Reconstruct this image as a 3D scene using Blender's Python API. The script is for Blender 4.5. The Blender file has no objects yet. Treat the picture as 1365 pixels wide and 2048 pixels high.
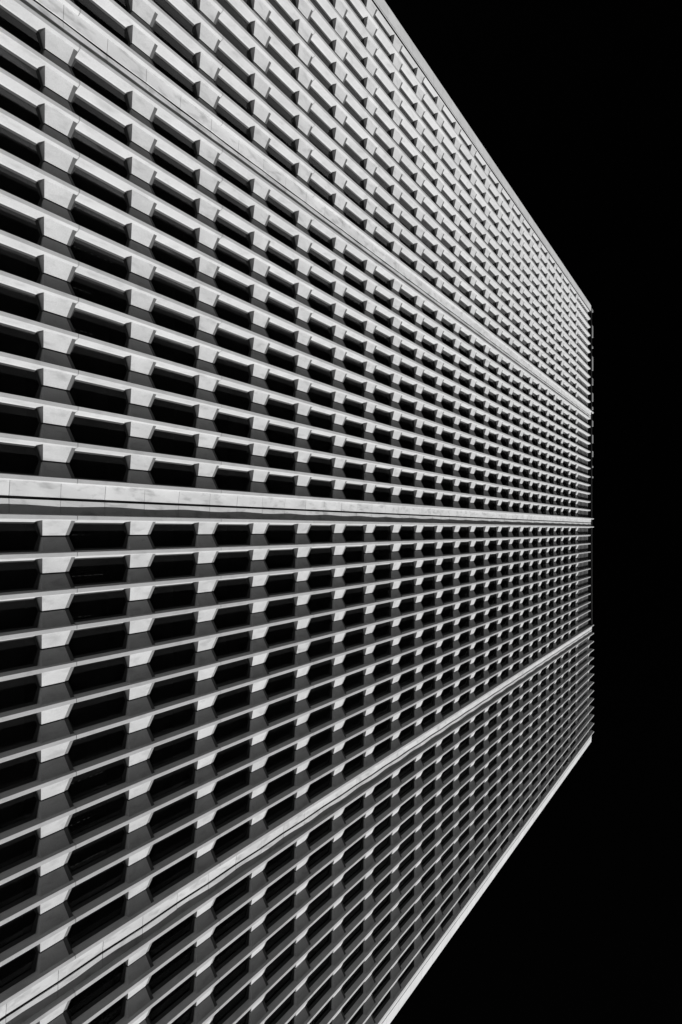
import bpy, math, random
import numpy as np
from mathutils import Matrix, Vector

random.seed(7)
sc = bpy.context.scene
COL = sc.collection

# ------------------------------------------------------------------ camera
S = 1.5            # fin spacing (m)
H = 3.6458         # storey height (m)
GZ = 10.974        # height of the first fin joint above the pavement
ZT = -1.2318       # lower edge of the first spandrel, relative to that joint
A, B, C_ = 0.896211, -0.005879, 0.002095
CAM = Vector((1.930756, -21.375631, -9.374368 + GZ))
FPX, PX, PY = 1005.0, 682.5, 1051.63
r0 = Vector((0, -math.sin(A), math.cos(A)))
d0 = Vector((1, 0, 0))
v0 = Vector((0, math.cos(A), math.sin(A)))
base = Matrix((r0, d0, v0))
Ry = Matrix(((1, 0, 0), (0, math.cos(B), -math.sin(B)), (0, math.sin(B), math.cos(B))))
Rz = Matrix(((math.cos(C_), -math.sin(C_), 0), (math.sin(C_), math.cos(C_), 0), (0, 0, 1)))
R = Rz @ Ry @ base                       # rows: picture right, picture down, view
cam = bpy.data.cameras.new('camera')
cam.sensor_width = 36.0
cam.sensor_fit = 'AUTO'
cam.lens = FPX / 2048 * 36
cam.shift_y = (PY - 1024) / 2048
cam.clip_end = 5000
co = bpy.data.objects.new('camera', cam)
COL.objects.link(co)
rr, dd, vv = R[0], R[1], R[2]
co.matrix_world = Matrix(((rr[0], -dd[0], -vv[0], CAM[0]), (rr[1], -dd[1], -vv[1], CAM[1]),
                          (rr[2], -dd[2], -vv[2], CAM[2]), (0, 0, 0, 1)))
sc.camera = co

# ------------------------------------------------------------------ light and sky
SUN_M = 0.61       # outward component of the sun per unit along the facade
SUN_EL = math.radians(33)
hor = Vector((1, -SUN_M, 0)).normalized()
L = (hor * math.cos(SUN_EL) + Vector((0, 0, math.sin(SUN_EL)))).normalized()
sun = bpy.data.lights.new('sun', 'SUN')
sun.energy = 5.0
sun.angle = math.radians(0.53)
sun.color = (1, 1, 1)
so = bpy.data.objects.new('sun', sun)
so.rotation_euler = L.to_track_quat('Z', 'Y').to_euler()
COL.objects.link(so)

world = bpy.data.worlds.new('World')
sc.world = world
world.use_nodes = True
nt = world.node_tree
nt.nodes.clear()
sky = nt.nodes.new('ShaderNodeTexSky')
sky.sky_type = 'NISHITA'
sky.sun_disc = False
sky.sun_elevation = SUN_EL
sky.sun_rotation = math.atan2(L.x, L.y)
sky.air_density = 1.0
sky.dust_density = 0.2
# black-and-white photograph through a red filter: only the red part of the sky counts, nearly black
sep = nt.nodes.new('ShaderNodeSeparateColor')
bg = nt.nodes.new('ShaderNodeBackground')
bg.inputs['Strength'].default_value = 0.0004
out = nt.nodes.new('ShaderNodeOutputWorld')
nt.links.new(sky.outputs[0], sep.inputs[0])
nt.links.new(sep.outputs[0], bg.inputs[0])
nt.links.new(bg.outputs[0], out.inputs[0])

sc.view_settings.view_transform = 'Standard'
sc.view_settings.look = 'None'
sc.view_settings.gamma = 1
sc.view_settings.exposure = 0.40
sc.view_settings.use_curve_mapping = False
sc.render.engine = 'CYCLES'
sc.cycles.max_bounces = 6
sc.cycles.diffuse_bounces = 4
sc.cycles.transparent_max_bounces = 8

# ------------------------------------------------------------------ materials
def grey(v):
    return (v, v, v, 1)

def new_mat(name):
    m = bpy.data.materials.new(name)
    m.use_nodes = True
    n = m.node_tree.nodes
    return m, m.node_tree, n['Principled BSDF']

def concrete(name, lo, hi, grain=0.05, blotch=0.7, rough=0.85, stain=0.0, bump=0.15):
    m, t, p = new_mat(name)
    N, K = t.nodes, t.links
    geo = N.new('ShaderNodeNewGeometry')
    oi = N.new('ShaderNodeObjectInfo')
    n1 = N.new('ShaderNodeTexNoise'); n1.inputs['Scale'].default_value = blotch
    n1.inputs['Detail'].default_value = 6; n1.inputs['Roughness'].default_value = 0.6
    n2 = N.new('ShaderNodeTexNoise'); n2.inputs['Scale'].default_value = 28
    n2.inputs['Detail'].default_value = 4
    K.new(geo.outputs['Position'], n1.inputs['Vector'])
    K.new(geo.outputs['Position'], n2.inputs['Vector'])
    mr = N.new('ShaderNodeMapRange')
    mr.inputs['From Min'].default_value = 0.32; mr.inputs['From Max'].default_value = 0.68
    mr.inputs['To Min'].default_value = lo; mr.inputs['To Max'].default_value = hi
    K.new(n1.outputs['Fac'], mr.inputs['Value'])
    g = N.new('ShaderNodeMapRange')
    g.inputs['From Min'].default_value = 0.3; g.inputs['From Max'].default_value = 0.7
    g.inputs['To Min'].default_value = 1 - grain; g.inputs['To Max'].default_value = 1 + grain
    K.new(n2.outputs['Fac'], g.inputs['Value'])
    mul = N.new('ShaderNodeMath'); mul.operation = 'MULTIPLY'
    K.new(mr.outputs[0], mul.inputs[0]); K.new(g.outputs[0], mul.inputs[1])
    pr = N.new('ShaderNodeMapRange')          # every cast piece a little lighter or darker
    pr.inputs['To Min'].default_value = 0.94; pr.inputs['To Max'].default_value = 1.05
    K.new(oi.outputs['Random'], pr.inputs['Value'])
    mul2 = N.new('ShaderNodeMath'); mul2.operation = 'MULTIPLY'
    K.new(mul.outputs[0], mul2.inputs[0]); K.new(pr.outputs[0], mul2.inputs[1])
    last = mul2
    if stain > 0:                             # weather stains, darker clouds and short runs
        mp = N.new('ShaderNodeMapping'); mp.inputs['Scale'].default_value = (3.4, 3.4, 1.5)
        K.new(geo.outputs['Position'], mp.inputs['Vector'])
        n3 = N.new('ShaderNodeTexNoise'); n3.inputs['Scale'].default_value = 1.0
        n3.inputs['Detail'].default_value = 5; n3.inputs['Distortion'].default_value = 0.25
        K.new(mp.outputs[0], n3.inputs['Vector'])
        s_ = N.new('ShaderNodeMapRange')
        s_.inputs['From Min'].default_value = 0.52; s_.inputs['From Max'].default_value = 0.72
        s_.inputs['To Min'].default_value = 1.0; s_.inputs['To Max'].default_value = 1 - stain
        K.new(n3.outputs['Fac'], s_.inputs['Value'])
        mul3 = N.new('ShaderNodeMath'); mul3.operation = 'MULTIPLY'
        K.new(mul2.outputs[0], mul3.inputs[0]); K.new(s_.outputs[0], mul3.inputs[1])
        last = mul3
    K.new(last.outputs[0], p.inputs['Base Color'])
    p.inputs['Roughness'].default_value = rough
    p.inputs['Specular IOR Level'].default_value = 0.25
    b = N.new('ShaderNodeBump'); b.inputs['Strength'].default_value = bump; b.inputs['Distance'].default_value = 0.01
    K.new(n2.outputs['Fac'], b.inputs['Height']); K.new(b.outputs[0], p.inputs['Normal'])
    return m

M_FIN = concrete('pale_precast', 0.385, 0.44, 0.08, 0.8, stain=0.16)
M_SPAN = concrete('spandrel_precast', 0.37, 0.43, 0.09, 1.3, stain=0.20)
M_BAND = concrete('band_cladding', 0.46, 0.53, 0.03, 0.9, stain=0.34)
M_EDGE = concrete('corner_cladding', 0.52, 0.60, 0.04, 0.5, stain=0.12)
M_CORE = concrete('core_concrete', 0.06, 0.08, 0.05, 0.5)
M_PAVE = concrete('pavement_stone', 0.10, 0.14, 0.08, 0.25, stain=0.15)
M_ROOF = concrete('roof_cladding', 0.16, 0.22, 0.05, 0.5)
M_COPE = concrete('coping_metal', 0.008, 0.012, 0.05, 0.5)

def metal(name, v, rough=0.45, metallic=0.6, spec=0.25):
    m, t, p = new_mat(name)
    N, K = t.nodes, t.links
    geo = N.new('ShaderNodeNewGeometry')
    n = N.new('ShaderNodeTexNoise'); n.inputs['Scale'].default_value = 6
    K.new(geo.outputs['Position'], n.inputs['Vector'])
    mr = N.new('ShaderNodeMapRange'); mr.inputs['To Min'].default_value = v * 0.8; mr.inputs['To Max'].default_value = v * 1.2
    K.new(n.outputs['Fac'], mr.inputs['Value']); K.new(mr.outputs[0], p.inputs['Base Color'])
    p.inputs['Roughness'].default_value = rough
    p.inputs['Metallic'].default_value = metallic
    p.inputs['Specular IOR Level'].default_value = spec
    return m
M_FRAME = metal('frame_metal', 0.085, 0.6, 0.0)
M_SASH = metal('sash_metal', 0.022, 0.5, 0.0, 0.15)  # dark frame; its near-black also stands in for shade beside the glass
M_LOUV = metal('louvre_metal', 0.16, 0.6, 0.0)
M_JOINT = metal('joint_seal', 0.008, 0.95, 0.0, 0.0)

def glass(name):
    m = bpy.data.materials.new(name); m.use_nodes = True
    t = m.node_tree; N, K = t.nodes, t.links
    N.clear()
    o = N.new('ShaderNodeOutputMaterial')
    tr = N.new('ShaderNodeBsdfTransparent'); tr.inputs[0].default_value = grey(0.5)
    gl = N.new('ShaderNodeBsdfGlossy'); gl.inputs['Roughness'].default_value = 0.02
    gl.inputs[0].default_value = grey(0.62)
    fr = N.new('ShaderNodeFresnel'); fr.inputs['IOR'].default_value = 1.5
    geo = N.new('ShaderNodeNewGeometry')
    n = N.new('ShaderNodeTexNoise'); n.inputs['Scale'].default_value = 0.35
    b = N.new('ShaderNodeBump'); b.inputs['Strength'].default_value = 0.1; b.inputs['Distance'].default_value = 0.02
    K.new(geo.outputs['Position'], n.inputs['Vector']); K.new(n.outputs['Fac'], b.inputs['Height'])
    K.new(b.outputs[0], gl.inputs['Normal'])
    mx = N.new('ShaderNodeMixShader')
    K.new(fr.outputs[0], mx.inputs[0]); K.new(tr.outputs[0], mx.inputs[1]); K.new(gl.outputs[0], mx.inputs[2])
    df = N.new('ShaderNodeBsdfDiffuse'); df.inputs[0].default_value = grey(0.5)
    m2 = N.new('ShaderNodeMixShader')         # a film of dust, added to lift the near-black panes
    dn = N.new('ShaderNodeTexNoise'); dn.inputs['Scale'].default_value = 1.5
    dm = N.new('ShaderNodeMapRange'); dm.inputs['To Min'].default_value = 0.007; dm.inputs['To Max'].default_value = 0.018
    K.new(geo.outputs['Position'], dn.inputs['Vector']); K.new(dn.outputs['Fac'], dm.inputs['Value'])
    K.new(dm.outputs[0], m2.inputs[0]); K.new(mx.outputs[0], m2.inputs[1]); K.new(df.outputs[0], m2.inputs[2])
    K.new(m2.outputs[0], o.inputs[0])
    return m
M_GLASS = glass('tinted_glass')

def glowmat():
    m, t, p = new_mat('faint_glow')
    p.inputs['Base Color'].default_value = grey(0.3)
    p.inputs['Emission Color'].default_value = grey(1)
    p.inputs['Emission Strength'].default_value = 0.08  # self-glow standing in for a reflection in the glass
    return m
M_GLOW = glowmat()

# ------------------------------------------------------------------ mesh helpers
def mesh(name, verts, faces, mat):
    me = bpy.data.meshes.new(name)
    me.from_pydata([tuple(v) for v in verts], [], faces)
    me.materials.append(mat)
    me.update()
    return me

def obj(name, me, parent=None, loc=(0, 0, 0)):
    o = bpy.data.objects.new(name, me)
    COL.objects.link(o)
    o.location = loc
    if parent is not None:
        o.parent = parent
    return o

def prism(profile, z0, z1, z0f=None, z1f=None):
    """profile: (x, y) going round; vertical prism; z may vary per corner"""
    n = len(profile)
    V = [(x, y, z0 if z0f is None else z0f[i]) for i, (x, y) in enumerate(profile)]
    V += [(x, y, z1 if z1f is None else z1f[i]) for i, (x, y) in enumerate(profile)]
    F = [(i, (i + 1) % n, n + (i + 1) % n, n + i) for i in range(n)]
    F += [tuple(range(n))[::-1], tuple(range(n, 2 * n))]
    return V, F

def box(x0, x1, y0, y1, z0, z1):
    return prism([(x0, y0), (x1, y0), (x1, y1), (x0, y1)], z0, z1)

class Joined:
    """many small like pieces gathered into one mesh"""
    def __init__(self):
        self.V, self.F, self.n = [], [], 0
    def add(self, vf, loc=(0, 0, 0)):
        V, F = vf
        self.V += [(x + loc[0], y + loc[1], z + loc[2]) for x, y, z in V]
        self.F += [tuple(i + self.n for i in f) for f in F]
        self.n += len(V)
    def build(self, name, mat, parent, label=None, kind='stuff'):
        if not self.V:
            return None
        o = obj(name, mesh(name, self.V, self.F, mat), parent)
        if kind: o['kind'] = kind
        if label: o['label'] = label
        return o

def px(p):
    """where a point of the place falls in the picture, and how far it is"""
    q = R @ (Vector(p) - CAM)
    return PX + FPX * q[0] / q[2], PY + FPX * q[1] / q[2], q[2]

def inframe(p, m=60):
    x, y, d = px(p)
    return -m < x < 1365 + m and -m < y < 2048 + m

def largest(items, n=300):
    """items: (point, size, ...) -> the n that show largest, and the others"""
    def score(it):
        if not inframe(it[0], 30): return -px(it[0])[2] * 1e-6
        return it[1] / px(it[0])[2]
    it = sorted(items, key=score, reverse=True)
    return it[:n], it[n:]

# ------------------------------------------------------------------ the tower
Z = lambda z: z + GZ + ZT                 # height above the first spandrel -> world
FINS = list(range(-25, 27))
BANDGAPS = (-13, 0, 13)
BAYS = [i for i in range(-25, 26) if i not in BANDGAPS]
FLOORS = [(k, H * k) for k in range(-1, 21)] + [(21, 77.16), (22, 81.62)]
FIN_TOP = 90.4
TALL = [-13, 0, 1, 13] + list(range(14, 27))
def fin_top(i):
    return 92.95 if i in TALL else FIN_TOP

tower = bpy.data.objects.new('office_tower', None)
COL.objects.link(tower)
tower['label'] = 'tall pale concrete office tower with close-set fins and dark six-sided windows'
tower['category'] = 'tower'

# --- fins: two-storey precast lengths, butted with an open joint
FP = [(-0.088, 0.006), (-0.080, 0), (0.080, 0), (0.088, 0.006), (0.118, 0.16), (0.148, 0.37), (0.164, 0.430), (0.187, 0.450),
      (0.187, 0.60), (-0.138, 0.60), (-0.138, 0.345), (-0.130, 0.32), (-0.114, 0.16)]
def fin_vf(z0, z1, j=0.010):
    return prism(FP, z0 + j, z1 - j)
seg = 2 * H
fin_items = []
for i in FINS:
    top = fin_top(i) + ZT
    z = -seg
    while z < top - 0.3:
        z1 = min(z + seg, top)
        if top - z1 < 2.5: z1 = top
        fin_items.append(((i * S, 0, (z + z1) / 2 + GZ), z1 - z, i, z, z1))
        z = z1
big, rest = largest(fin_items)
cache = {}
for _, _, i, z0, z1 in big:
    key = round(z1 - z0, 3)
    if key not in cache:
        cache[key] = mesh('fin', *fin_vf(0, z1 - z0), M_FIN)
    obj('fin', cache[key], tower, (i * S + random.uniform(-.003, .003), random.uniform(-.004, .004), z0 + GZ))
J = Joined()
for _, _, i, z0, z1 in rest:
    J.add(fin_vf(0, z1 - z0), (i * S, 0, z0 + GZ))
J.build('far_fins', M_FIN, tower)

# --- spandrels: two cast leaves per bay and floor, folded to a recessed seam
XS = 0.72
def leaf(sgn, h=1.09):
    e = h - 1.09
    XS = 0.722 if sgn > 0 else 0.712
    ys = 0.375 if sgn > 0 else 0.392
    P = [(0.104, 0.150, -0.035), (XS, ys, 0.052), (XS, ys, 0.918 + e), (0.104, 0.150, 1.062 + e),
         (0.104, 0.58, -0.150), (XS, 0.58, 0.010), (XS, 0.58, 0.960 + e), (0.104, 0.58, 1.170 + e)]
    P = [(sgn * x, y, z) for x, y, z in P]
    F = [(0, 1, 2, 3), (7, 6, 5, 4), (0, 4, 5, 1), (3, 2, 6, 7), (1, 5, 6, 2), (0, 3, 7, 4)]
    # dark metal flashing along the upper edge, set a little behind the face
    Q = [(0.112, 0.170, 1.045), (XS - .01, ys + .018, 0.905), (XS - .01, ys + .018, 1.065), (0.112, 0.170, 1.220),
         (0.112, 0.575, 1.045), (XS - .01, 0.575, 0.905), (XS - .01, 0.575, 1.070), (0.112, 0.575, 1.250)]
    P += [(sgn * x, y, z + e) for x, y, z in Q]
    F += [tuple(i + 8 for i in f) for f in F]
    if sgn < 0: F = [f[::-1] for f in F]
    return P, F
def two_tone(me):                         # the flashing is the second half of every leaf's faces
    me.materials.append(M_FRAME)
    for q, p in enumerate(me.polygons):
        p.material_index = 1 if (q % 12) >= 6 else 0
    return me
lm = {s: two_tone(mesh('spandrel_leaf', *leaf(s), M_SPAN)) for s in (1, -1)}
items = []
for i in BAYS:
    for k, z in FLOORS:
        for s, fi in ((1, i), (-1, i + 1)):
            items.append((((fi + 0.3 * s) * S, 0.3, Z(z) + 0.5), 1.0, s, fi, z))
for i in range(14, 26):                   # the lowest group carries one more row at the roof
    for s, fi in ((1, i), (-1, i + 1)):
        items.append((((fi + 0.3 * s) * S, 0.3, Z(89.8) + 0.5), 1.0, s, fi, 89.8))
big, rest = largest(items)
for _, _, s, fi, z in big:
    obj('spandrel_leaf', lm[s], tower, (fi * S, random.uniform(-.004, .004), Z(z) + random.uniform(-.004, .004)))
J = Joined()
for _, _, s, fi, z in rest:
    J.add(leaf(s), (fi * S, 0, Z(z)))
two_tone(J.build('far_spandrels', M_SPAN, tower).data)
J = Joined()                              # dark backing seen in the seams
for i in BAYS:
    for k, z in FLOORS:
        J.add(box(-0.0275, 0.0375, 0.398, 0.50, 0.045, 0.925), ((i + 0.5) * S, 0, Z(z)))
J.build('seam_backing', M_JOINT, tower)

# --- windows: six-sided metal frame and tinted pane
def win_vf(h0, h1):
    # splayed sash: outer and inner ring, lower side then upper side; its dark splay, deeper beside the shaded fin, imitates recess shade
    a, b, ia, ib = 0.75 - 0.185, 0.75 - 0.142, 0.75 - 0.245, 0.75 - 0.212
    outer = [(-a, .455, h0 + 1.19), (0, .450, h0 + 0.985), (b, .365, h0 + 1.185),
             (b, .365, h1 - 0.125), (0, .450, h1 + 0.010), (-a, .455, h1 - 0.150)]
    inner = [(-ia, .520, h0 + 1.325), (0, .520, h0 + 1.115), (ib, .520, h0 + 1.325),
             (ib, .520, h1 - 0.215), (0, .520, h1 - 0.040), (-ia, .520, h1 - 0.215)]
    V = list(outer) + list(inner) + [(x, .560, z) for x, y, z in inner] + [(x, .575, z) for x, y, z in outer]
    F = []
    for p in range(6):
        q = (p + 1) % 6
        F += [(p, q, 6 + q, 6 + p), (6 + p, 6 + q, 12 + q, 12 + p), (12 + p, 12 + q, 18 + q, 18 + p), (18 + p, 18 + q, q, p)]
    F = [f[::-1] for f in F]
    PV = [(x, 0.535, z) for x, y, z in inner] + [(x, 0.543, z) for x, y, z in inner]
    PF = [tuple(range(6)), tuple(range(6, 12))[::-1]] + [(p, 6 + p, 6 + (p + 1) % 6, (p + 1) % 6) for p in range(6)]
    return (V, F), (PV, PF)
wcache = {}
items = []
for i in BAYS:
    for (k, z), (k2, z2) in zip(FLOORS[:-1], FLOORS[1:]):
        items.append((((i + 0.5) * S, 0.5, Z((z + z2) / 2) + 0.6), z2 - z, i, k, z, z2))
big, rest = largest(items)
for _, _, i, k, z, z2 in big:
    key = round(z2 - z, 3)
    if key not in wcache:
        f, p = win_vf(0, z2 - z)
        wcache[key] = (mesh('window', *f, M_SASH), mesh('pane', *p, M_GLASS))
    w = obj('window', wcache[key][0], tower, ((i + 0.5) * S, 0, Z(z)))
    obj('pane', wcache[key][1], w)
J, J2 = Joined(), Joined()
for _, _, i, k, z, z2 in rest:
    f, p = win_vf(0, z2 - z)
    J.add(f, ((i + 0.5) * S, 0, Z(z))); J2.add(p, ((i + 0.5) * S, 0, Z(z)))
J.build('far_windows', M_SASH, tower)
J2.build('far_panes', M_GLASS, tower)

# --- three wide bands of flat cladding, half a storey per panel, slightly folded at every joint
def dz(n):                                 # depth of the fold line at joint n
    return 0.262 if n % 2 == 0 else 0.218
def panel(side, n, h):
    """side +1: leaf next to the fin above it in the picture, -1: leaf next to the following fin"""
    g = 0.008
    a, b = dz(n), dz(n + 1)
    if side > 0:
        p = [(0.10, 0.165), (0.696, None)]
    else:
        p = [(0.812, None), (1.395, 0.225)]
    P = []
    for y2 in (0, 0.05):
        for zz, dd_ in ((g, a), (h - g, b)):
            for x, d in p:
                P.append((x, (dd_ if d is None else d) + y2, zz))
    # 0,1 front low ; 2,3 front high ; 4,5 back low ; 6,7 back high
    F = [(0, 1, 3, 2), (5, 4, 6, 7), (0, 4, 5, 1), (2, 3, 7, 6), (0, 2, 6, 4), (1, 5, 7, 3)]
    return P, F
Z_PJ = 0.66 - H                           # first joint
items = []
zz = []
z = Z_PJ - H / 2
n = 0
while z < 91.0:
    h = H / 2
    if 92.2 - (z + h) < 1.0: h = 92.2 - z
    zz.append((n, z, h)); z += h; n += 1
for fi in BANDGAPS:
    for n, z, h in zz:
        for s in (1, -1):
            items.append((((fi + 0.5 + s * -0.2) * S, 0.3, Z(z) + h / 2), h * 0.6, s, fi, n, z, h))
# outer corner panels of the facade
def edge_panel(side, h):
    g = 0.008
    if side > 0:
        prof = [(0.43, 0.045), (1.34, 0.10), (1.34, 0.60), (0.43, 0.60)]
    else:
        prof = [(-1.22, 0.07), (-0.17, 0.03), (-0.17, 0.60), (-1.22, 0.60)]
    return prism(prof, g, h - g)
pc = {}
big, rest = largest(items, 200)
for _, _, s, fi, n, z, h in big:
    key = (s, n % 2, round(h, 3))
    if key not in pc: pc[key] = mesh('band_panel', *panel(s, n, h), M_BAND)
    obj('band_panel', pc[key], tower, (fi * S, random.uniform(-.004, .004), Z(z)))
J = Joined()
for _, _, s, fi, n, z, h in rest:
    J.add(panel(s, n, h), (fi * S, 0, Z(z)))
J.build('far_band_panels', M_BAND, tower)
eitems = []
for s, fi in ((1, 26), (-1, -25)):
    for n, z, h in zz:
        h2 = min(h, 91.25 - z)
        if h2 > 0.2:
            eitems.append((((fi + s * 0.5) * S, 0.1, Z(z) + h2 / 2), h2, s, fi, z, h2))
big, rest = largest(eitems, 90)
for _, _, s, fi, z, h in big:
    key = ('e', s, round(h, 3))
    if key not in pc: pc[key] = mesh('corner_panel', *edge_panel(s, h), M_EDGE)
    obj('corner_panel', pc[key], tower, (fi * S, 0, Z(z)))
J = Joined()
for _, _, s, fi, z, h in rest:
    J.add(edge_panel(s, h), (fi * S, 0, Z(z)))
J.build('far_corner_panels', M_EDGE, tower)
# cast nib beside the outermost fins
for s, fi, x0, x1 in ((1, 26, 0.06, 0.37),):
    prof = [(x0, 0.01), (x1, 0.05), (x1, 0.6), (x0, 0.6)] if s > 0 else [(x0, 0.05), (x1, 0.01), (x1, 0.6), (x0, 0.6)]
    obj('corner_pilaster', mesh('corner_pilaster', *prism(prof, Z(Z_PJ - H / 2), Z(91.2)), M_FIN), tower, (fi * S, 0, 0))
for s, fi, x0, x1, y0 in ((1, 26, 0.375, 0.425, .16), (-1, -25, -0.168, -0.09, .040), (-1, -25, 0.088, 0.112, 0.016)):
    obj('corner_joint', mesh('corner_joint', *box(x0, x1, y0, 0.5, Z(Z_PJ - H / 2), Z(91.2)), M_JOINT), tower, (fi * S, 0, 0))
# recessed backing of the bands and corners
for fi in BANDGAPS:
    obj('band_backing', mesh('band_backing', *box(0.10, 1.40, 0.36, 0.48, Z(Z_PJ - H / 2), Z(91.9)), M_JOINT), tower, (fi * S, 0, 0))

for fi in BANDGAPS:
    obj('joint_seal', mesh('joint_seal', *box(0.700, 0.808, 0.275, 0.355, Z(Z_PJ - H / 2), Z(91.9)), M_JOINT), tower, (fi * S, 0, 0))

# --- plant storey at the top: louvre slats between the fins, dark void, coping
J = Joined()
for i in BAYS:
    z = 83.15
    while z < 89.7:
        if not (i >= 14 and z > 89.4):
            V, F = prism([(-0.57, 0.36), (0.57, 0.36), (0.57, 0.44), (-0.57, 0.44)], 0, 0.4,
                         [0, 0, .10, .10], [.36, .36, .46, .46])
            J.add((V, F), ((i + 0.5) * S, 0, Z(z)))
        z += 0.92
J.build('louvre_slats', M_LOUV, tower)
X0, X1 = -25.85 * S, 26.9 * S
ZB = Z(Z_PJ - H / 2)
obj('coping', mesh('coping', *box(X0 + 0.4, 13 * S, 0.10, 1.1, Z(91.75), Z(92.05)), M_COPE), tower)
# small plant screens standing along the roof edge, seen over the coping
for y0, y1 in ((612, 616), (645, 668), (687, 690), (708, 735), (752, 765), (782, 798), (810, 815), (838, 849), (867, 883), (900, 911), (930, 933), (951, 954)):
    t = 16.55 / S
    xa, xb = S * 1 + (y0 - 1053.5) / t, S * 1 + (y1 - 1053.5) / t
    obj('roof_screen', mesh('roof_screen', *box(xa, xb, 0.14, 0.40, Z(92.06), Z(93.25)), M_ROOF), tower)

# --- body behind the facade
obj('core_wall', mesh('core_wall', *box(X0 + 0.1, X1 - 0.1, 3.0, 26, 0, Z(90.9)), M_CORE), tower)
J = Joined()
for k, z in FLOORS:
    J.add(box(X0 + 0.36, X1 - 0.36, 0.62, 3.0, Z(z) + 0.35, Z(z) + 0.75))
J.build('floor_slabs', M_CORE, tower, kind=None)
for xa, xb in ((X0 + 0.05, X0 + 0.35), (X1 - 0.35, X1 - 0.05)):
    obj('end_wall', mesh('end_wall', *box(xa, xb, 0.61, 26, 0, Z(91.2)), M_EDGE), tower)
obj('plant_backing', mesh('plant_backing', *box(X0 + 0.36, X1 - 0.36, 0.9, 1.0, Z(82.4), Z(91.74)), M_JOINT), tower)
# ground storey: recessed dark wall and piers below the first fins
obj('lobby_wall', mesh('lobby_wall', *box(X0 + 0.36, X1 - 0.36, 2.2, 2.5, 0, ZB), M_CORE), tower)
obj('soffit', mesh('soffit', *box(X0 + 0.36, X1 - 0.36, 0.2, 2.2, ZB - 0.35, ZB - 0.02), M_EDGE), tower)
for n in range(-2, 3):
    obj('pier', mesh('pier', *box(-0.5, 0.5, 0.4, 1.4, 0, ZB - 0.36), M_EDGE), tower, ((0.5 + 12.9 * n) * S, 0, 0))

# --- glowing dashes added behind the lowest glass in view, imitating faint dotted reflections
x = -12.6 * S
while x < 14.5 * S:
    J = Joined()
    z = Z(1.42)
    for q in range(random.randint(4, 7)):
        l = random.uniform(0.05, 0.13)
        J.add(box(-0.012, 0.012, 0.9, 0.92, z, z + l))
        z += l + random.uniform(0.04, 0.22)
    o = J.build('glow_dashes', M_GLOW, tower, kind=None)
    o.location.x = x
    x += 1.76

# ------------------------------------------------------------------ ground
g = obj('pavement', mesh('pavement', [(-1500, -1500, 0), (1500, -1500, 0), (1500, 1500, 0), (-1500, 1500, 0)], [(0, 1, 2, 3)], M_PAVE))
g['kind'] = 'structure'
